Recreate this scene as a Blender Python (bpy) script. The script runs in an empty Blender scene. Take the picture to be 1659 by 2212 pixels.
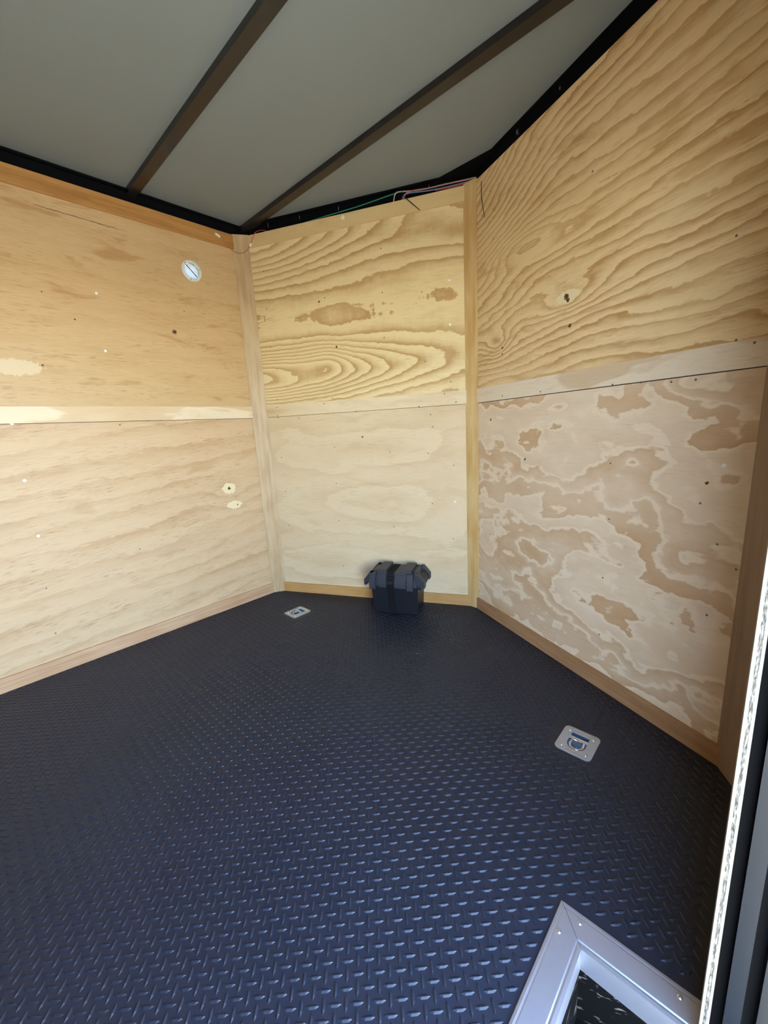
import bpy, bmesh, math, random
import numpy as np
from mathutils import Matrix, Vector

random.seed(7)
scn = bpy.context.scene
COL = scn.collection

# ------------------------------------------------------------------ camera
# world: tip of the V nose on the floor = origin, +y = forward, +x = right (door side), metres
CAM = np.array([1.23038, -2.07813, 1.11683])
YAW, PITCH, ROLL = math.radians(-43.4557), math.radians(-11.7398), math.radians(-3.1150)
FPX = 878.435
W, D = 2.52899, 0.59332          # inside width, depth of the nose
HT = 2.30                        # top of the wood lining
CEIL = 2.364
HW = W / 2
def cam_axes():
    f = np.array([math.sin(YAW)*math.cos(PITCH), math.cos(YAW)*math.cos(PITCH), math.sin(PITCH)])
    r = np.array([math.cos(YAW), -math.sin(YAW), 0.0]); u = np.cross(r, f)
    return r*math.cos(ROLL)+u*math.sin(ROLL), -r*math.sin(ROLL)+u*math.cos(ROLL), f
CR, CU, CF = cam_axes()
cd = bpy.data.cameras.new('camera'); cam = bpy.data.objects.new('camera', cd); COL.objects.link(cam)
cd.sensor_fit = 'HORIZONTAL'; cd.sensor_width = 36.0; cd.lens = 36.0*FPX/1659.0
cd.clip_start = 0.01; cd.clip_end = 200
cam.matrix_world = Matrix(((CR[0], CU[0], -CF[0], CAM[0]), (CR[1], CU[1], -CF[1], CAM[1]), (CR[2], CU[2], -CF[2], CAM[2]), (0, 0, 0, 1)))
scn.camera = cam

# ------------------------------------------------------------------ light: open sky and sun, coming in by the side door
world = bpy.data.worlds.new('sky'); scn.world = world; world.use_nodes = True
wn = world.node_tree.nodes; wl = world.node_tree.links
bg = wn['Background']; sky = wn.new('ShaderNodeTexSky'); sky.sky_type = 'NISHITA'
SUN_EL, SUN_AZ = math.radians(52), math.radians(20)      # azimuth from +y towards +x
sky.sun_disc = False; sky.sun_elevation = SUN_EL; sky.sun_rotation = SUN_AZ
sky.air_density = 1.0; sky.dust_density = 1.0; sky.ozone_density = 1.0
wl.new(sky.outputs[0], bg.inputs[0]); bg.inputs[1].default_value = 0.62
sl = bpy.data.lights.new('sun', 'SUN'); sl.energy = 7.0; sl.angle = math.radians(0.6); sl.color = (1.0, 0.93, 0.82)
so = bpy.data.objects.new('sun', sl); COL.objects.link(so)
sd = Vector((math.sin(SUN_AZ)*math.cos(SUN_EL), math.cos(SUN_AZ)*math.cos(SUN_EL), math.sin(SUN_EL)))
so.rotation_euler = sd.to_track_quat('Z', 'Y').to_euler(); so.location = (3, 6, 8)
DY0, DY1, DZ1 = -1.350, -2.300, 1.98       # the door opening
pl = bpy.data.lights.new('door_portal', 'AREA'); pl.shape = 'RECTANGLE'; pl.size = DZ1+0.25; pl.size_y = 0.96
pl.cycles.is_portal = True
po = bpy.data.objects.new('door_portal', pl); COL.objects.link(po)
po.location = (1.42, (DY0+DY1)/2, (DZ1-0.2)/2); po.rotation_euler = (0, math.radians(90), 0)
scn.view_settings.view_transform = 'Standard'; scn.view_settings.look = 'None'
scn.view_settings.gamma = 1.0; scn.view_settings.use_curve_mapping = False
scn.view_settings.exposure = 3.06
scn.cycles.use_denoising = True
scn.cycles.max_bounces = 8; scn.cycles.diffuse_bounces = 5; scn.cycles.glossy_bounces = 3; scn.cycles.sample_clamp_indirect = 20
scn.cycles.use_adaptive_sampling = True; scn.cycles.adaptive_threshold = 0.03

# ------------------------------------------------------------------ helpers
def ray(q):
    return CF + CR*(q[0]-829.5)/FPX - CU*(q[1]-1106)/FPX
def on_plane(q, P, n):
    d = ray(q); P = np.array(P, float); n = np.array(n, float)
    return CAM + d*(((P-CAM) @ n)/(d @ n))

def frame(origin, xdir):
    x = Vector(xdir).normalized(); z = Vector((0, 0, 1)); y = z.cross(x)
    m = Matrix.Identity(4)
    for i in range(3):
        m[i][0], m[i][1], m[i][2], m[i][3] = x[i], y[i], z[i], origin[i]
    return m
F_L = frame((-HW, 0, 0), (0, 1, 0))            # local X = along the wall, Y = out of the room, Z = up
F_NL = frame((0, 0, 0), (HW, D, 0))
F_NR = frame((0, 0, 0), (HW, -D, 0))
F_R = frame((HW, 0, 0), (0, -1, 0))
LN = math.hypot(HW, D)
def wall_uz(F, q, off=0.0):
    """pixel -> (u, z) on the wall plane of frame F, off metres in front of it"""
    n = np.array([F[0][1], F[1][1], F[2][1]]); P = np.array([F[0][3], F[1][3], F[2][3]]) - n*off
    h = on_plane(q, P, n); l = F.inverted() @ Vector(h)
    return l.x, l.z
def wall_pt(F, q, off=0.0):
    u, z = wall_uz(F, q, off); return F @ Vector((u, -off, z))

def mesh_obj(name, verts, faces, mat, parent=None, M=None, smooth=False):
    me = bpy.data.meshes.new(name); me.from_pydata([tuple(v) for v in verts], [], faces); me.update()
    return link_mesh(name, me, mat, parent, M, smooth)
def link_mesh(name, me, mat, parent=None, M=None, smooth=False):
    if mat is not None: me.materials.append(mat)
    if smooth:
        for p in me.polygons: p.use_smooth = True
    o = bpy.data.objects.new(name, me); COL.objects.link(o)
    place(o, parent, M); return o
def place(o, parent=None, M=None):
    M = M if M is not None else Matrix.Identity(4)
    if parent is not None:
        o.parent = parent; o.matrix_parent_inverse = Matrix.Identity(4)
        o.matrix_basis = WM[parent.name].inverted() @ M
    else:
        o.matrix_basis = M
    WM[o.name] = M.copy()
WM = {}
def bm_obj(name, bm, mat, parent=None, M=None, smooth=False, bevel=0.0, seg=2):
    if bevel > 0:
        es = [e for e in bm.edges if len(e.link_faces) == 2 and e.calc_face_angle(0) > 0.5]
        bmesh.ops.bevel(bm, geom=es, offset=bevel, segments=seg, profile=0.5, affect='EDGES')
    bmesh.ops.recalc_face_normals(bm, faces=bm.faces)
    me = bpy.data.meshes.new(name); bm.to_mesh(me); bm.free()
    o = link_mesh(name, me, mat, parent, M)
    if smooth: smooth_by_angle(me)
    return o
def smooth_by_angle(me, ang=40):
    for p in me.polygons: p.use_smooth = True
    try: me.set_sharp_from_angle(angle=math.radians(ang))
    except Exception: pass
def box(bm, x0, x1, y0, y1, z0, z1):
    v = [bm.verts.new(c) for c in ((x0,y0,z0),(x1,y0,z0),(x1,y1,z0),(x0,y1,z0),(x0,y0,z1),(x1,y0,z1),(x1,y1,z1),(x0,y1,z1))]
    for f in ((0,3,2,1),(4,5,6,7),(0,1,5,4),(1,2,6,5),(2,3,7,6),(3,0,4,7)): bm.faces.new([v[i] for i in f])
def prism(bm, pts, fn, a, b):
    """closed outline pts, swept from a to b; fn(p, t) -> 3D"""
    A = [bm.verts.new(fn(p, a)) for p in pts]; B = [bm.verts.new(fn(p, b)) for p in pts]
    n = len(pts)
    bm.faces.new(A); bm.faces.new(list(reversed(B)))
    for i in range(n): bm.faces.new((A[i], B[i], B[(i+1) % n], A[(i+1) % n]))
def tube_data(pts, r, n=8, closed=False):
    pts = [Vector(p) for p in pts]; V = []; Fc = []; m = len(pts)
    ref = None
    for i, p in enumerate(pts):
        if closed: t = (pts[(i+1) % m]-pts[i-1]).normalized()
        else: t = (pts[min(i+1, m-1)]-pts[max(i-1, 0)]).normalized()
        if ref is None:
            ref = t.cross(Vector((0, 0, 1)))
            if ref.length < 1e-3: ref = t.cross(Vector((1, 0, 0)))
            ref.normalize()
        ref = (ref - t*ref.dot(t)).normalized(); b = t.cross(ref)
        for k in range(n):
            a = 2*math.pi*k/n; V.append(p + ref*math.cos(a)*r + b*math.sin(a)*r)
    for i in range(m if closed else m-1):
        j = (i+1) % m
        for k in range(n):
            Fc.append((i*n+k, i*n+(k+1) % n, j*n+(k+1) % n, j*n+k))
    if not closed:
        Fc.append(tuple(range(n-1, -1, -1))); Fc.append(tuple((m-1)*n+k for k in range(n)))
    return V, Fc
def smooth_path(pts, k=6):
    P = [Vector(p) for p in pts]; out = []
    for i in range(len(P)-1):
        p0, p1, p2, p3 = P[max(i-1, 0)], P[i], P[i+1], P[min(i+2, len(P)-1)]
        for j in range(k):
            t = j/k
            out.append(0.5*((2*p1)+(p2-p0)*t+(2*p0-5*p1+4*p2-p3)*t*t+(3*p1-p0-3*p2+p3)*t**3))
    out.append(P[-1]); return out
def wire(name, pts, r, mat, parent=None, k=6):
    V, Fc = tube_data(smooth_path(pts, k), r, 7)
    return mesh_obj(name, V, Fc, mat, parent, None, True)
def plate_holes(bm, outer, holes, y0, y1, fn):
    """flat sheet with holes, outline in 2D, thickness y0..y1; fn(p, t) -> 3D"""
    loops = [outer]+holes; es = []; rings = []
    for lp in loops:
        vs = [bm.verts.new(fn(p, y0)) for p in lp]; rings.append(vs)
        for i in range(len(vs)): es.append(bm.edges.new((vs[i], vs[(i+1) % len(vs)])))
    r = bmesh.ops.triangle_fill(bm, use_beauty=True, use_dissolve=False, edges=es)
    fs = [g for g in r['geom'] if isinstance(g, bmesh.types.BMFace)]
    mp = {}
    for lp, vs in zip(loops, rings):
        for p, v in zip(lp, vs): mp[v] = bm.verts.new(fn(p, y1))
    for f in fs: bm.faces.new([mp[v] for v in reversed(f.verts)])
    for vs in rings:
        for i in range(len(vs)):
            a, b = vs[i], vs[(i+1) % len(vs)]; bm.faces.new((a, b, mp[b], mp[a]))
def circle(cx, cy, r, n=32, a0=0.0):
    return [(cx+r*math.cos(a0+2*math.pi*i/n), cy+r*math.sin(a0+2*math.pi*i/n)) for i in range(n)]
def empty(name, M):
    o = bpy.data.objects.new(name, None); o.empty_display_size = 0.05; COL.objects.link(o); place(o, None, M); return o
def tag(o, label=None, cat=None, group=None, kind=None):
    if label: o['label'] = label
    if cat: o['category'] = cat
    if group: o['group'] = group
    if kind: o['kind'] = kind
    return o
def struct(o, label): return tag(o, label, None, None, 'structure')

# ------------------------------------------------------------------ materials
class NT:
    def __init__(s, name):
        s.mat = bpy.data.materials.new(name); s.mat.use_nodes = True
        s.t = s.mat.node_tree; s.n = s.t.nodes; s.bsdf = s.n['Principled BSDF']; s._xz = None
    def put(s, sock, v):
        if isinstance(v, bpy.types.NodeSocket): s.t.links.new(v, sock)
        elif v is not None:
            if hasattr(sock.default_value, '__len__') and not hasattr(v, '__len__'): sock.default_value = [v]*len(sock.default_value)
            else: sock.default_value = v
    def m(s, op, a, b=None, c=None, clamp=False):
        n = s.n.new('ShaderNodeMath'); n.operation = op; n.use_clamp = clamp
        for i, v in enumerate((a, b, c)):
            if v is not None: s.put(n.inputs[i], v)
        return n.outputs[0]
    def add(s, *a):
        r = a[0]
        for b in a[1:]: r = s.m('ADD', r, b)
        return r
    def mul(s, a, b): return s.m('MULTIPLY', a, b)
    def coords(s):
        if s._xz is None:
            tc = s.n.new('ShaderNodeTexCoord'); sp = s.n.new('ShaderNodeSeparateXYZ')
            s.t.links.new(tc.outputs['Object'], sp.inputs[0]); s._xz = (sp.outputs[0], sp.outputs[2], sp.outputs[1])
        return s._xz
    def vec(s, x, y, z=0.0):
        n = s.n.new('ShaderNodeCombineXYZ')
        for i, v in enumerate((x, y, z)): s.put(n.inputs[i], v)
        return n.outputs[0]
    def noise(s, vec, scale=1.0, detail=2.0, rough=0.5, dist=0.0):
        n = s.n.new('ShaderNodeTexNoise'); s.put(n.inputs['Vector'], vec)
        n.inputs['Scale'].default_value = scale; n.inputs['Detail'].default_value = detail
        n.inputs['Roughness'].default_value = rough; n.inputs['Distortion'].default_value = dist
        return n.outputs['Fac']
    def ramp(s, fac, stops, interp='LINEAR'):
        n = s.n.new('ShaderNodeValToRGB'); s.put(n.inputs[0], fac); cr = n.color_ramp; cr.interpolation = interp
        while len(cr.elements) < len(stops): cr.elements.new(0.5)
        for e, (p, c) in zip(cr.elements, stops):
            e.position = p; e.color = (*c, 1) if len(c) == 3 else c
        return n.outputs[0]
    def fac(s, v, a, b):      # smooth 0..1 between a and b
        n = s.n.new('ShaderNodeMapRange'); n.interpolation_type = 'SMOOTHSTEP'
        s.put(n.inputs[0], v); n.inputs[1].default_value = a; n.inputs[2].default_value = b
        return n.outputs[0]
    def mix(s, f, a, b, mode='MIX'):
        n = s.n.new('ShaderNodeMix'); n.data_type = 'RGBA'; n.blend_type = mode
        s.put(n.inputs[0], f)
        for sock, v in ((n.inputs[6], a), (n.inputs[7], b)):
            if isinstance(v, tuple) and len(v) == 3: v = (*v, 1)
            s.put(sock, v)
        return n.outputs[2]
    def grey(s, v):
        n = s.n.new('ShaderNodeCombineColor')
        for i in range(3): s.put(n.inputs[i], v)
        return n.outputs[0]
    def finish(s, col, rough=0.5, metal=0.0, bump=None, bstr=0.2, bdist=0.002, spec=None):
        s.put(s.bsdf.inputs['Base Color'], (*col, 1) if isinstance(col, tuple) else col)
        s.put(s.bsdf.inputs['Roughness'], rough); s.put(s.bsdf.inputs['Metallic'], metal)
        if spec is not None: s.put(s.bsdf.inputs['Specular IOR Level'], spec)
        if bump is not None:
            b = s.n.new('ShaderNodeBump'); b.inputs['Strength'].default_value = bstr; b.inputs['Distance'].default_value = bdist
            s.t.links.new(bump, b.inputs['Height']); s.t.links.new(b.outputs[0], s.bsdf.inputs['Normal'])
        return s.mat
def simple(name, col, rough=0.5, metal=0.0, var=0.12, scale=30.0, spec=None):
    t = NT(name); x, z, y = t.coords()
    nz = t.noise(t.vec(x, y, z), scale, 3, 0.6)
    f = t.m('MULTIPLY_ADD', nz, 2*var, 1-var)
    return t.finish(t.mix(1.0, col, t.grey(f), 'MULTIPLY'), rough, metal, None, spec=spec)

CREAM, TAN = (0.78, 0.615, 0.385), (0.56, 0.325, 0.130)
def plywood(name, seed, hills=(), grad=(0.0, 0.0), noises=(), N=8.0, stops=None, light=CREAM, dark=TAN,
            contrast=1.0, fade=0.35, fibre=0.10, tone=0.12, jag=0.02, knots=(), patches=(), warp=None, rot=0.0, phase=0.0, rough=0.5, dash=0.35, stain=0.25, cracks=()):
    """plywood face: contour lines of a height field over the panel (u, z) = growth rings cut by the peeling knife"""
    t = NT(name); u, z, _ = t.coords(); dark_dash = tuple(c*.78 for c in dark)
    if rot:
        c, s_ = math.cos(rot), math.sin(rot)
        uu = t.add(t.mul(u, c), t.mul(z, s_)); zz = t.add(t.mul(u, -s_), t.mul(z, c))
    else: uu, zz = u, z
    h = t.add(t.mul(u, grad[0]), t.mul(z, grad[1]), phase)
    if warp: h = t.add(h, warp(t, u, z))
    for (hu, hz, a, b, A) in hills:
        du = t.m('DIVIDE', t.m('SUBTRACT', u, hu), a); dz = t.m('DIVIDE', t.m('SUBTRACT', z, hz), b)
        r2 = t.add(t.mul(du, du), t.mul(dz, dz))
        h = t.add(h, t.mul(t.m('EXPONENT', t.mul(r2, -1.0)), A))
    for i, (su, sz, amp, det) in enumerate(noises):
        h = t.add(h, t.mul(t.m('SUBTRACT', t.noise(t.vec(t.mul(uu, su), t.mul(zz, sz), seed*3.7+i*11.3), 1.0, det, 0.5, 0.3), 0.5), amp))
    h = t.add(h, t.mul(t.m('SUBTRACT', t.noise(t.vec(t.mul(uu, 14), t.mul(zz, 70), seed+5), 1.0, 3, 0.6), 0.5), jag))
    ring = t.m('FRACT', t.mul(h, N))
    if stops is None: stops = ((0.0, 0.0), (0.30, 0.06), (0.62, 0.42), (0.88, 1.0), (0.955, 0.92), (1.0, 0.0))
    k = t.ramp(ring, [(p, (v, v, v)) for p, v in stops])
    bw = t.n.new('ShaderNodeRGBToBW'); t.put(bw.inputs[0], k); k = bw.outputs[0]
    fd = t.fac(t.noise(t.vec(t.mul(uu, 1.6), t.mul(zz, 4.5), seed+40), 1.0, 2, 0.5), 0.35, 0.68)
    k = t.mul(k, t.m('MULTIPLY_ADD', fd, -fade, 1.0))
    blot = t.noise(t.vec(t.mul(uu, 2.2), t.mul(zz, 7), seed+60), 1.0, 4, 0.6)
    k = t.m('ADD', t.mul(k, contrast), t.m('MULTIPLY_ADD', blot, 2*tone, -tone), clamp=True)
    col = t.mix(k, light, dark)
    fb = t.noise(t.vec(t.mul(uu, 9), t.mul(zz, 260), seed+80), 1.0, 3, 0.7)
    col = t.mix(1.0, col, t.grey(t.m('MULTIPLY_ADD', fb, 2*fibre, 1-fibre)), 'MULTIPLY')
    d1 = t.fac(t.noise(t.vec(t.mul(uu, 15), t.mul(zz, 190), seed+90), 1.0, 3, 0.65), .52, .72)
    d2 = t.fac(t.noise(t.vec(t.mul(uu, 2.5), t.mul(zz, 9), seed+95), 1.0, 2, 0.5), .40, .62)
    col = t.mix(t.mul(t.mul(d1, t.m('MULTIPLY_ADD', d2, .8, .2)), dash), col, dark_dash)
    b2 = t.fac(t.noise(t.vec(t.mul(uu, 3.4), t.mul(zz, 13), seed+120), 1.0, 4, 0.62, 0.6), .54, .70)
    col = t.mix(t.mul(b2, stain), col, dark)
    for (ca, cb) in cracks:
        L_ = math.hypot(cb[0]-ca[0], cb[1]-ca[1]); ex, ez = (cb[0]-ca[0])/L_, (cb[1]-ca[1])/L_
        du = t.m('SUBTRACT', u, ca[0]); dz = t.m('SUBTRACT', z, ca[1])
        al = t.add(t.mul(du, ex), t.mul(dz, ez)); pe = t.m('ABSOLUTE', t.add(t.mul(du, -ez), t.mul(dz, ex), t.mul(t.m('SUBTRACT', t.noise(t.vec(t.mul(u, 30), t.mul(z, 30), seed), 1.0, 2), .5), .012)))
        col = t.mix(t.mul(t.fac(pe, .0024, .0008), t.mul(t.fac(al, 0, .04), t.fac(al, L_, L_-.04))), col, (.16, .08, .03))
    for (pu, pz, a, b, c) in patches:                # pale filler or veneer patches, ragged outline
        du = t.m('DIVIDE', t.m('SUBTRACT', u, pu), a); dz = t.m('DIVIDE', t.m('SUBTRACT', z, pz), b)
        r = t.add(t.m('SQRT', t.add(t.mul(du, du), t.mul(dz, dz))), t.mul(t.m('SUBTRACT', t.noise(t.vec(t.mul(u, 60), t.mul(z, 60), seed), 1.0, 2), 0.5), 0.9))
        col = t.mix(t.fac(r, 1.05, 0.9), col, c)
    for (pu, pz, r0) in knots:                       # dark knot hearts and pitch marks
        du = t.m('SUBTRACT', u, pu); dz = t.m('SUBTRACT', z, pz)
        r = t.m('SQRT', t.add(t.mul(du, du), t.mul(dz, dz)))
        r = t.add(r, t.mul(t.m('SUBTRACT', t.noise(t.vec(t.mul(u, 170), t.mul(z, 170), seed), 1.0, 2), 0.5), r0*2.2))
        col = t.mix(t.fac(r, r0*1.1, r0*0.7), col, (0.075, 0.032, 0.012))
    return t.finish(col, rough, 0.0, fb, 0.06, 0.001, 0.35)

def solid_wood(name, col, dark, seed, vertical=False, rough=0.45, streak=60, amt=1.0):
    t = NT(name); u, z, y = t.coords()
    a, b = (z, u) if vertical else (u, z)
    n1 = t.noise(t.vec(t.mul(a, 3.0), t.mul(b, streak), t.add(t.mul(y, streak), seed)), 1.0, 4, 0.6, 0.4)
    n2 = t.noise(t.vec(t.mul(a, 5.0), t.mul(b, 14), seed+9), 1.0, 2, 0.5)
    k = t.fac(t.add(t.mul(n1, 0.6), t.mul(n2, 0.4)), 0.34, 0.68)
    c = t.mix(t.mul(k, amt), col, dark)
    return t.finish(c, rough, 0.0, n1, 0.08, 0.001, 0.4)

# --- plywood faces, one per panel
KN = wall_uz
kL1 = KN(F_L, (377, 717)); kL2 = KN(F_L, (495, 1055)); kL3 = KN(F_L, (507, 1090))
M_L_UP = plywood('plywood_left_upper', 3, hills=[(kL1[0], kL1[1], .16, .05, .05)], grad=(0.03, 1.0), noises=[(1.1, 4.0, .22, 2), (3.5, 22, .07, 3)], N=9,
                 contrast=.18, fade=.7, fibre=.20, tone=.45, jag=.05, light=(.61, .42, .215), dark=(.41, .21, .07), dash=.65, stain=.60,
                 knots=[(*kL1, .012), (*KN(F_L, (92, 789)), .005), (*KN(F_L, (162, 690)), .004)], cracks=[(KN(F_L, (60, 438)), KN(F_L, (262, 497)))],
                 patches=[(KN(F_L, (30, 793))[0], KN(F_L, (30, 793))[1], .10, .035, (.70, .56, .36))])
M_L_LO = plywood('plywood_left_lower', 8, hills=[(kL2[0], kL2[1], .12, .07, .10), (kL3[0], kL3[1], .10, .05, .07), (-1.2, .45, .55, .10, .07)], grad=(-0.10, 1.0),
                 noises=[(.8, 2.6, .16, 2), (4.0, 20, .03, 2), (2.0, 6, .05, 2)], N=10, contrast=.48, fade=.75, fibre=.18, tone=.24, jag=.06, dash=.80, stain=.35, rot=.10,
                 light=(.64, .455, .27), dark=(.43, .235, .10), knots=[(*kL2, .010), (kL3[0]+.02, kL3[1]-.003, .005)],
                 patches=[(kL2[0], kL2[1], .045, .035, (.80, .68, .42)), (kL3[0], kL3[1], .05, .026, (.80, .68, .42))])
M_C_UP = plywood('plywood_nose_upper', 5, hills=[(-1.45, 2.26, 1.05, .24, .72), (-1.35, 1.47, .95, .150, .80), (-1.12, 1.48, .20, .05, -.08), (-.0, 2.10, .30, .09, .14), (-.86, 1.55, .12, .10, .10)],
                 grad=(0.03, 0.03), noises=[(1.3, 3.2, .14, 2), (7, 18, .035, 2), (30, 8, .024, 3)], N=12.5, phase=.030,
                 contrast=1.0, fade=.2, fibre=.09, tone=.12, jag=.020, light=(.84, .675, .375), dark=(.53, .32, .125), dash=.40, stain=.22,
                 knots=[(*KN(F_NL, (727, 749)), .007), (*KN(F_NL, (689, 652)), .006)])
M_C_LO = plywood('plywood_nose_lower', 12, hills=[(-.7, .98, .55, .12, .20), (-.6, .62, .5, .14, .22), (-.9, .22, .5, .12, .2)], grad=(0.0, 0.15), noises=[(1.6, 4.5, .22, 2), (8, 20, .02, 2)], N=9,
                 contrast=.36, fade=.6, fibre=.10, tone=.18, jag=.04, light=(.76, .60, .385), dark=(.52, .325, .15), dash=.40, stain=.25,
                 knots=[(*KN(F_NL, (783, 944)), .006)])
kR = KN(F_NR, (1225, 640)); kR2 = KN(F_NR, (1085, 742))
def warp_r(t, u, z):      # the lines rise steeply out of the nose corner and then run level
    s = t.fac(u, -0.05, 0.62); zz = t.m('MULTIPLY_ADD', z, 0.24, -0.30, clamp=True)
    return t.mul(t.mul(s, zz), -0.95)
M_R_UP = plywood('plywood_right_upper', 21, hills=[(kR[0], kR[1], .17, .06, .09), (kR2[0]-.04, kR2[1], .10, .06, .10), (.34, 1.86, .20, .10, -.10), (.5, 1.80, .30, .05, .05)], grad=(-0.03, 1.0),
                 noises=[(1.0, 3.0, .13, 2), (2.5, 12, .06, 2), (8, 40, .018, 2), (30, 12, .010, 2)], N=27, warp=warp_r,
                 contrast=.85, fade=.45, fibre=.14, tone=.22, jag=.014, light=(.83, .635, .36), dark=(.46, .24, .075), dash=.5, stain=.40,
                 knots=[(kR2[0], kR2[1]-.02, .007), (kR2[0], kR2[1]-.05, .005), (kR[0]+.02, kR[1]-.115, .008), (kR[0]-.004, kR[1], .012), (kR[0]+.004, kR[1]-.014, .009)],
                 patches=[(kR[0], kR[1], .060, .022, (.82, .70, .45))])
SRL = ((0.0, 0.0), (0.05, 0.0), (0.08, 0.34), (0.33, 0.20), (0.37, 0.0), (0.42, 0.02), (0.44, 0.95), (0.62, 0.80), (0.655, 0.0), (0.70, 0.0), (0.74, 0.50), (0.95, 0.85), (1.0, 0.0))
M_R_LO = plywood('plywood_right_lower', 31, grad=(0.10, 0.55), noises=[(2.2, 4.2, .60, 1), (7, 11, .22, 2), (15, 19, .07, 2), (30, 45, .03, 2)], N=3.4, stops=SRL,
                 contrast=.85, fade=.45, fibre=.07, tone=.14, jag=.03, light=(.83, .69, .52), dark=(.51, .295, .13), dash=.25, stain=.15,
                 knots=[(*KN(F_NR, (1134, 992)), .006), (*KN(F_NR, (1527, 1043)), .006), (*KN(F_NR, (1060, 907)), .006)])
M_BAT_L = plywood('batten_wood_left', 41, grad=(0, .5), noises=[(1.6, 8, .5, 2)], N=3.2, contrast=.55, fade=.5, fibre=.06, tone=.12, light=(.80, .66, .46), dark=(.56, .34, .15))
M_BAT_C = plywood('batten_wood_nose', 52, grad=(0.05, .5), noises=[(1.6, 8, .6, 2)], N=2.6, contrast=.75, fade=.4, fibre=.05, tone=.08, light=(.82, .68, .45), dark=(.52, .30, .11))
M_BAT_R = plywood('batten_wood_right', 63, grad=(0.1, .5), noises=[(2.0, 7, .6, 2)], N=2.2, stops=((0, 0), (.62, .04), (.66, .85), (.95, 1), (1, 0)), contrast=.65, fade=.5, fibre=.10, tone=.06, light=(.80, .69, .53), dark=(.56, .37, .20))
M_TOP_L = solid_wood('top_board_wood_left', (.52, .27, .085), (.36, .165, .045), 2)
M_TOP_C = plywood('top_board_wood_nose', 71, grad=(0, .4), noises=[(1.5, 6, .5, 3)], N=3, contrast=.30, fade=.4, fibre=.07, tone=.2, light=(.74, .555, .285), dark=(.56, .34, .13))
M_BASE_L = solid_wood('baseboard_wood_left', (.60, .38, .22), (.48, .27, .14), 4)
M_BASE_C = solid_wood('baseboard_wood_nose', (.60, .34, .125), (.48, .25, .085), 6)
M_BASE_R = solid_wood('baseboard_wood_right', (.47, .27, .14), (.34, .175, .075), 8)
M_TRIM_L = solid_wood('corner_board_wood_left', (.60, .435, .25), (.46, .30, .145), 10, True, streak=45)
M_TRIM_C = solid_wood('corner_board_wood_tip', (.70, .50, .24), (.57, .345, .12), 12, True, streak=30)
M_TRIM_R = solid_wood('corner_board_wood_right', (.34, .225, .145), (.26, .155, .09), 14, True, streak=40)
M_PLAIN = solid_wood('plywood_plain', (.70, .53, .31), (.58, .37, .17), 16)
def edge_ply():
    t = NT('plywood_edge'); u, z, y = t.coords()
    n = t.noise(t.vec(t.mul(y, 500), t.mul(z, 60), t.mul(u, 100)), 1.0, 4, 0.75)
    mid = t.fac(t.m('ABSOLUTE', t.add(y, .0130)), .0032, .0018)      # the cross-grained middle ply
    c = t.mix(t.mul(mid, t.fac(n, .35, .6)), (.30, .27, .215), (.035, .03, .025))
    return t.finish(c, 0.8)
M_EDGE = edge_ply()

M_STEEL = simple('black_painted_steel', (.003, .0036, .005), .75, 0, .2, 20, .08)
M_BOW = simple('dark_brown_painted_steel', (.020, .017, .016), .22, 0, .2, 14, .4)
M_SKIN = simple('outer_skin', (.05, .05, .055), .45)
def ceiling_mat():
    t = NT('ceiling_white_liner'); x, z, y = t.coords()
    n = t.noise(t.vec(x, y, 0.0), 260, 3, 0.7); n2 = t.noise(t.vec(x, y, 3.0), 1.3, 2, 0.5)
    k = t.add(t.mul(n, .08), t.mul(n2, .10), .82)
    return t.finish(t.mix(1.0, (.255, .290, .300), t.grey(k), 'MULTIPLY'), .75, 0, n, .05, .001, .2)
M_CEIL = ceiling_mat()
def floor_mat():
    t = NT('black_rubber_floor'); x, z, y = t.coords()
    n = t.noise(t.vec(x, y, 0.0), 3.5, 4, 0.6); n2 = t.noise(t.vec(x, y, 1.0), 420, 2, 0.5)
    col = t.mix(n, (.0105, .0130, .0220), (.0175, .0210, .0335))
    # scuffs and grains of dust that lie on the rubber
    vo = t.n.new('ShaderNodeTexVoronoi'); vo.inputs['Scale'].default_value = 9.0; t.put(vo.inputs['Vector'], t.vec(x, y, 0.0))
    rnd = t.n.new('ShaderNodeSeparateColor'); t.put(rnd.inputs[0], vo.outputs['Color'])
    sp = t.mul(t.fac(vo.outputs['Distance'], .022, .012), t.fac(rnd.outputs[0], .80, .82))
    col = t.mix(sp, col, (.45, .45, .46))
    for q, a, b, ang in (((905, 1413), .075, .022, .6), ((612, 1386), .12, .014, 1.1)):
        P = on_plane(q, (0, 0, 0), (0, 0, 1)); c, s_ = math.cos(ang), math.sin(ang)
        dx = t.m('SUBTRACT', x, float(P[0])); dy = t.m('SUBTRACT', y, float(P[1]))
        e1 = t.m('DIVIDE', t.add(t.mul(dx, c), t.mul(dy, s_)), a); e2 = t.m('DIVIDE', t.add(t.mul(dx, -s_), t.mul(dy, c)), b)
        r = t.m('SQRT', t.add(t.mul(e1, e1), t.mul(e2, e2)))
        f = t.mul(t.fac(r, 1.0, 0.3), t.fac(t.noise(t.vec(x, y, 5.0), 130, 3, 0.7), .56, .66))
        col = t.mix(t.mul(f, .8), col, (.30, .30, .32))
    return t.finish(col, .42, 0, n2, .12, .0006, .42)
M_FLOOR = floor_mat()
M_ALU = simple('satin_aluminium', (.50, .52, .59), .38, .85, .06, 60)
M_ZINC = simple('zinc_plated_steel', (.50, .53, .56), .42, .7, .12, 90)
M_ZINCB = simple('zinc_plated_pan', (.20, .30, .48), .30, .8, .10, 60)
M_PLAST = simple('black_plastic', (.011, .012, .017), .45, 0, .15, 200, .3)  # case kept darker: shade below the lid overhang is in the colour
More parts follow.
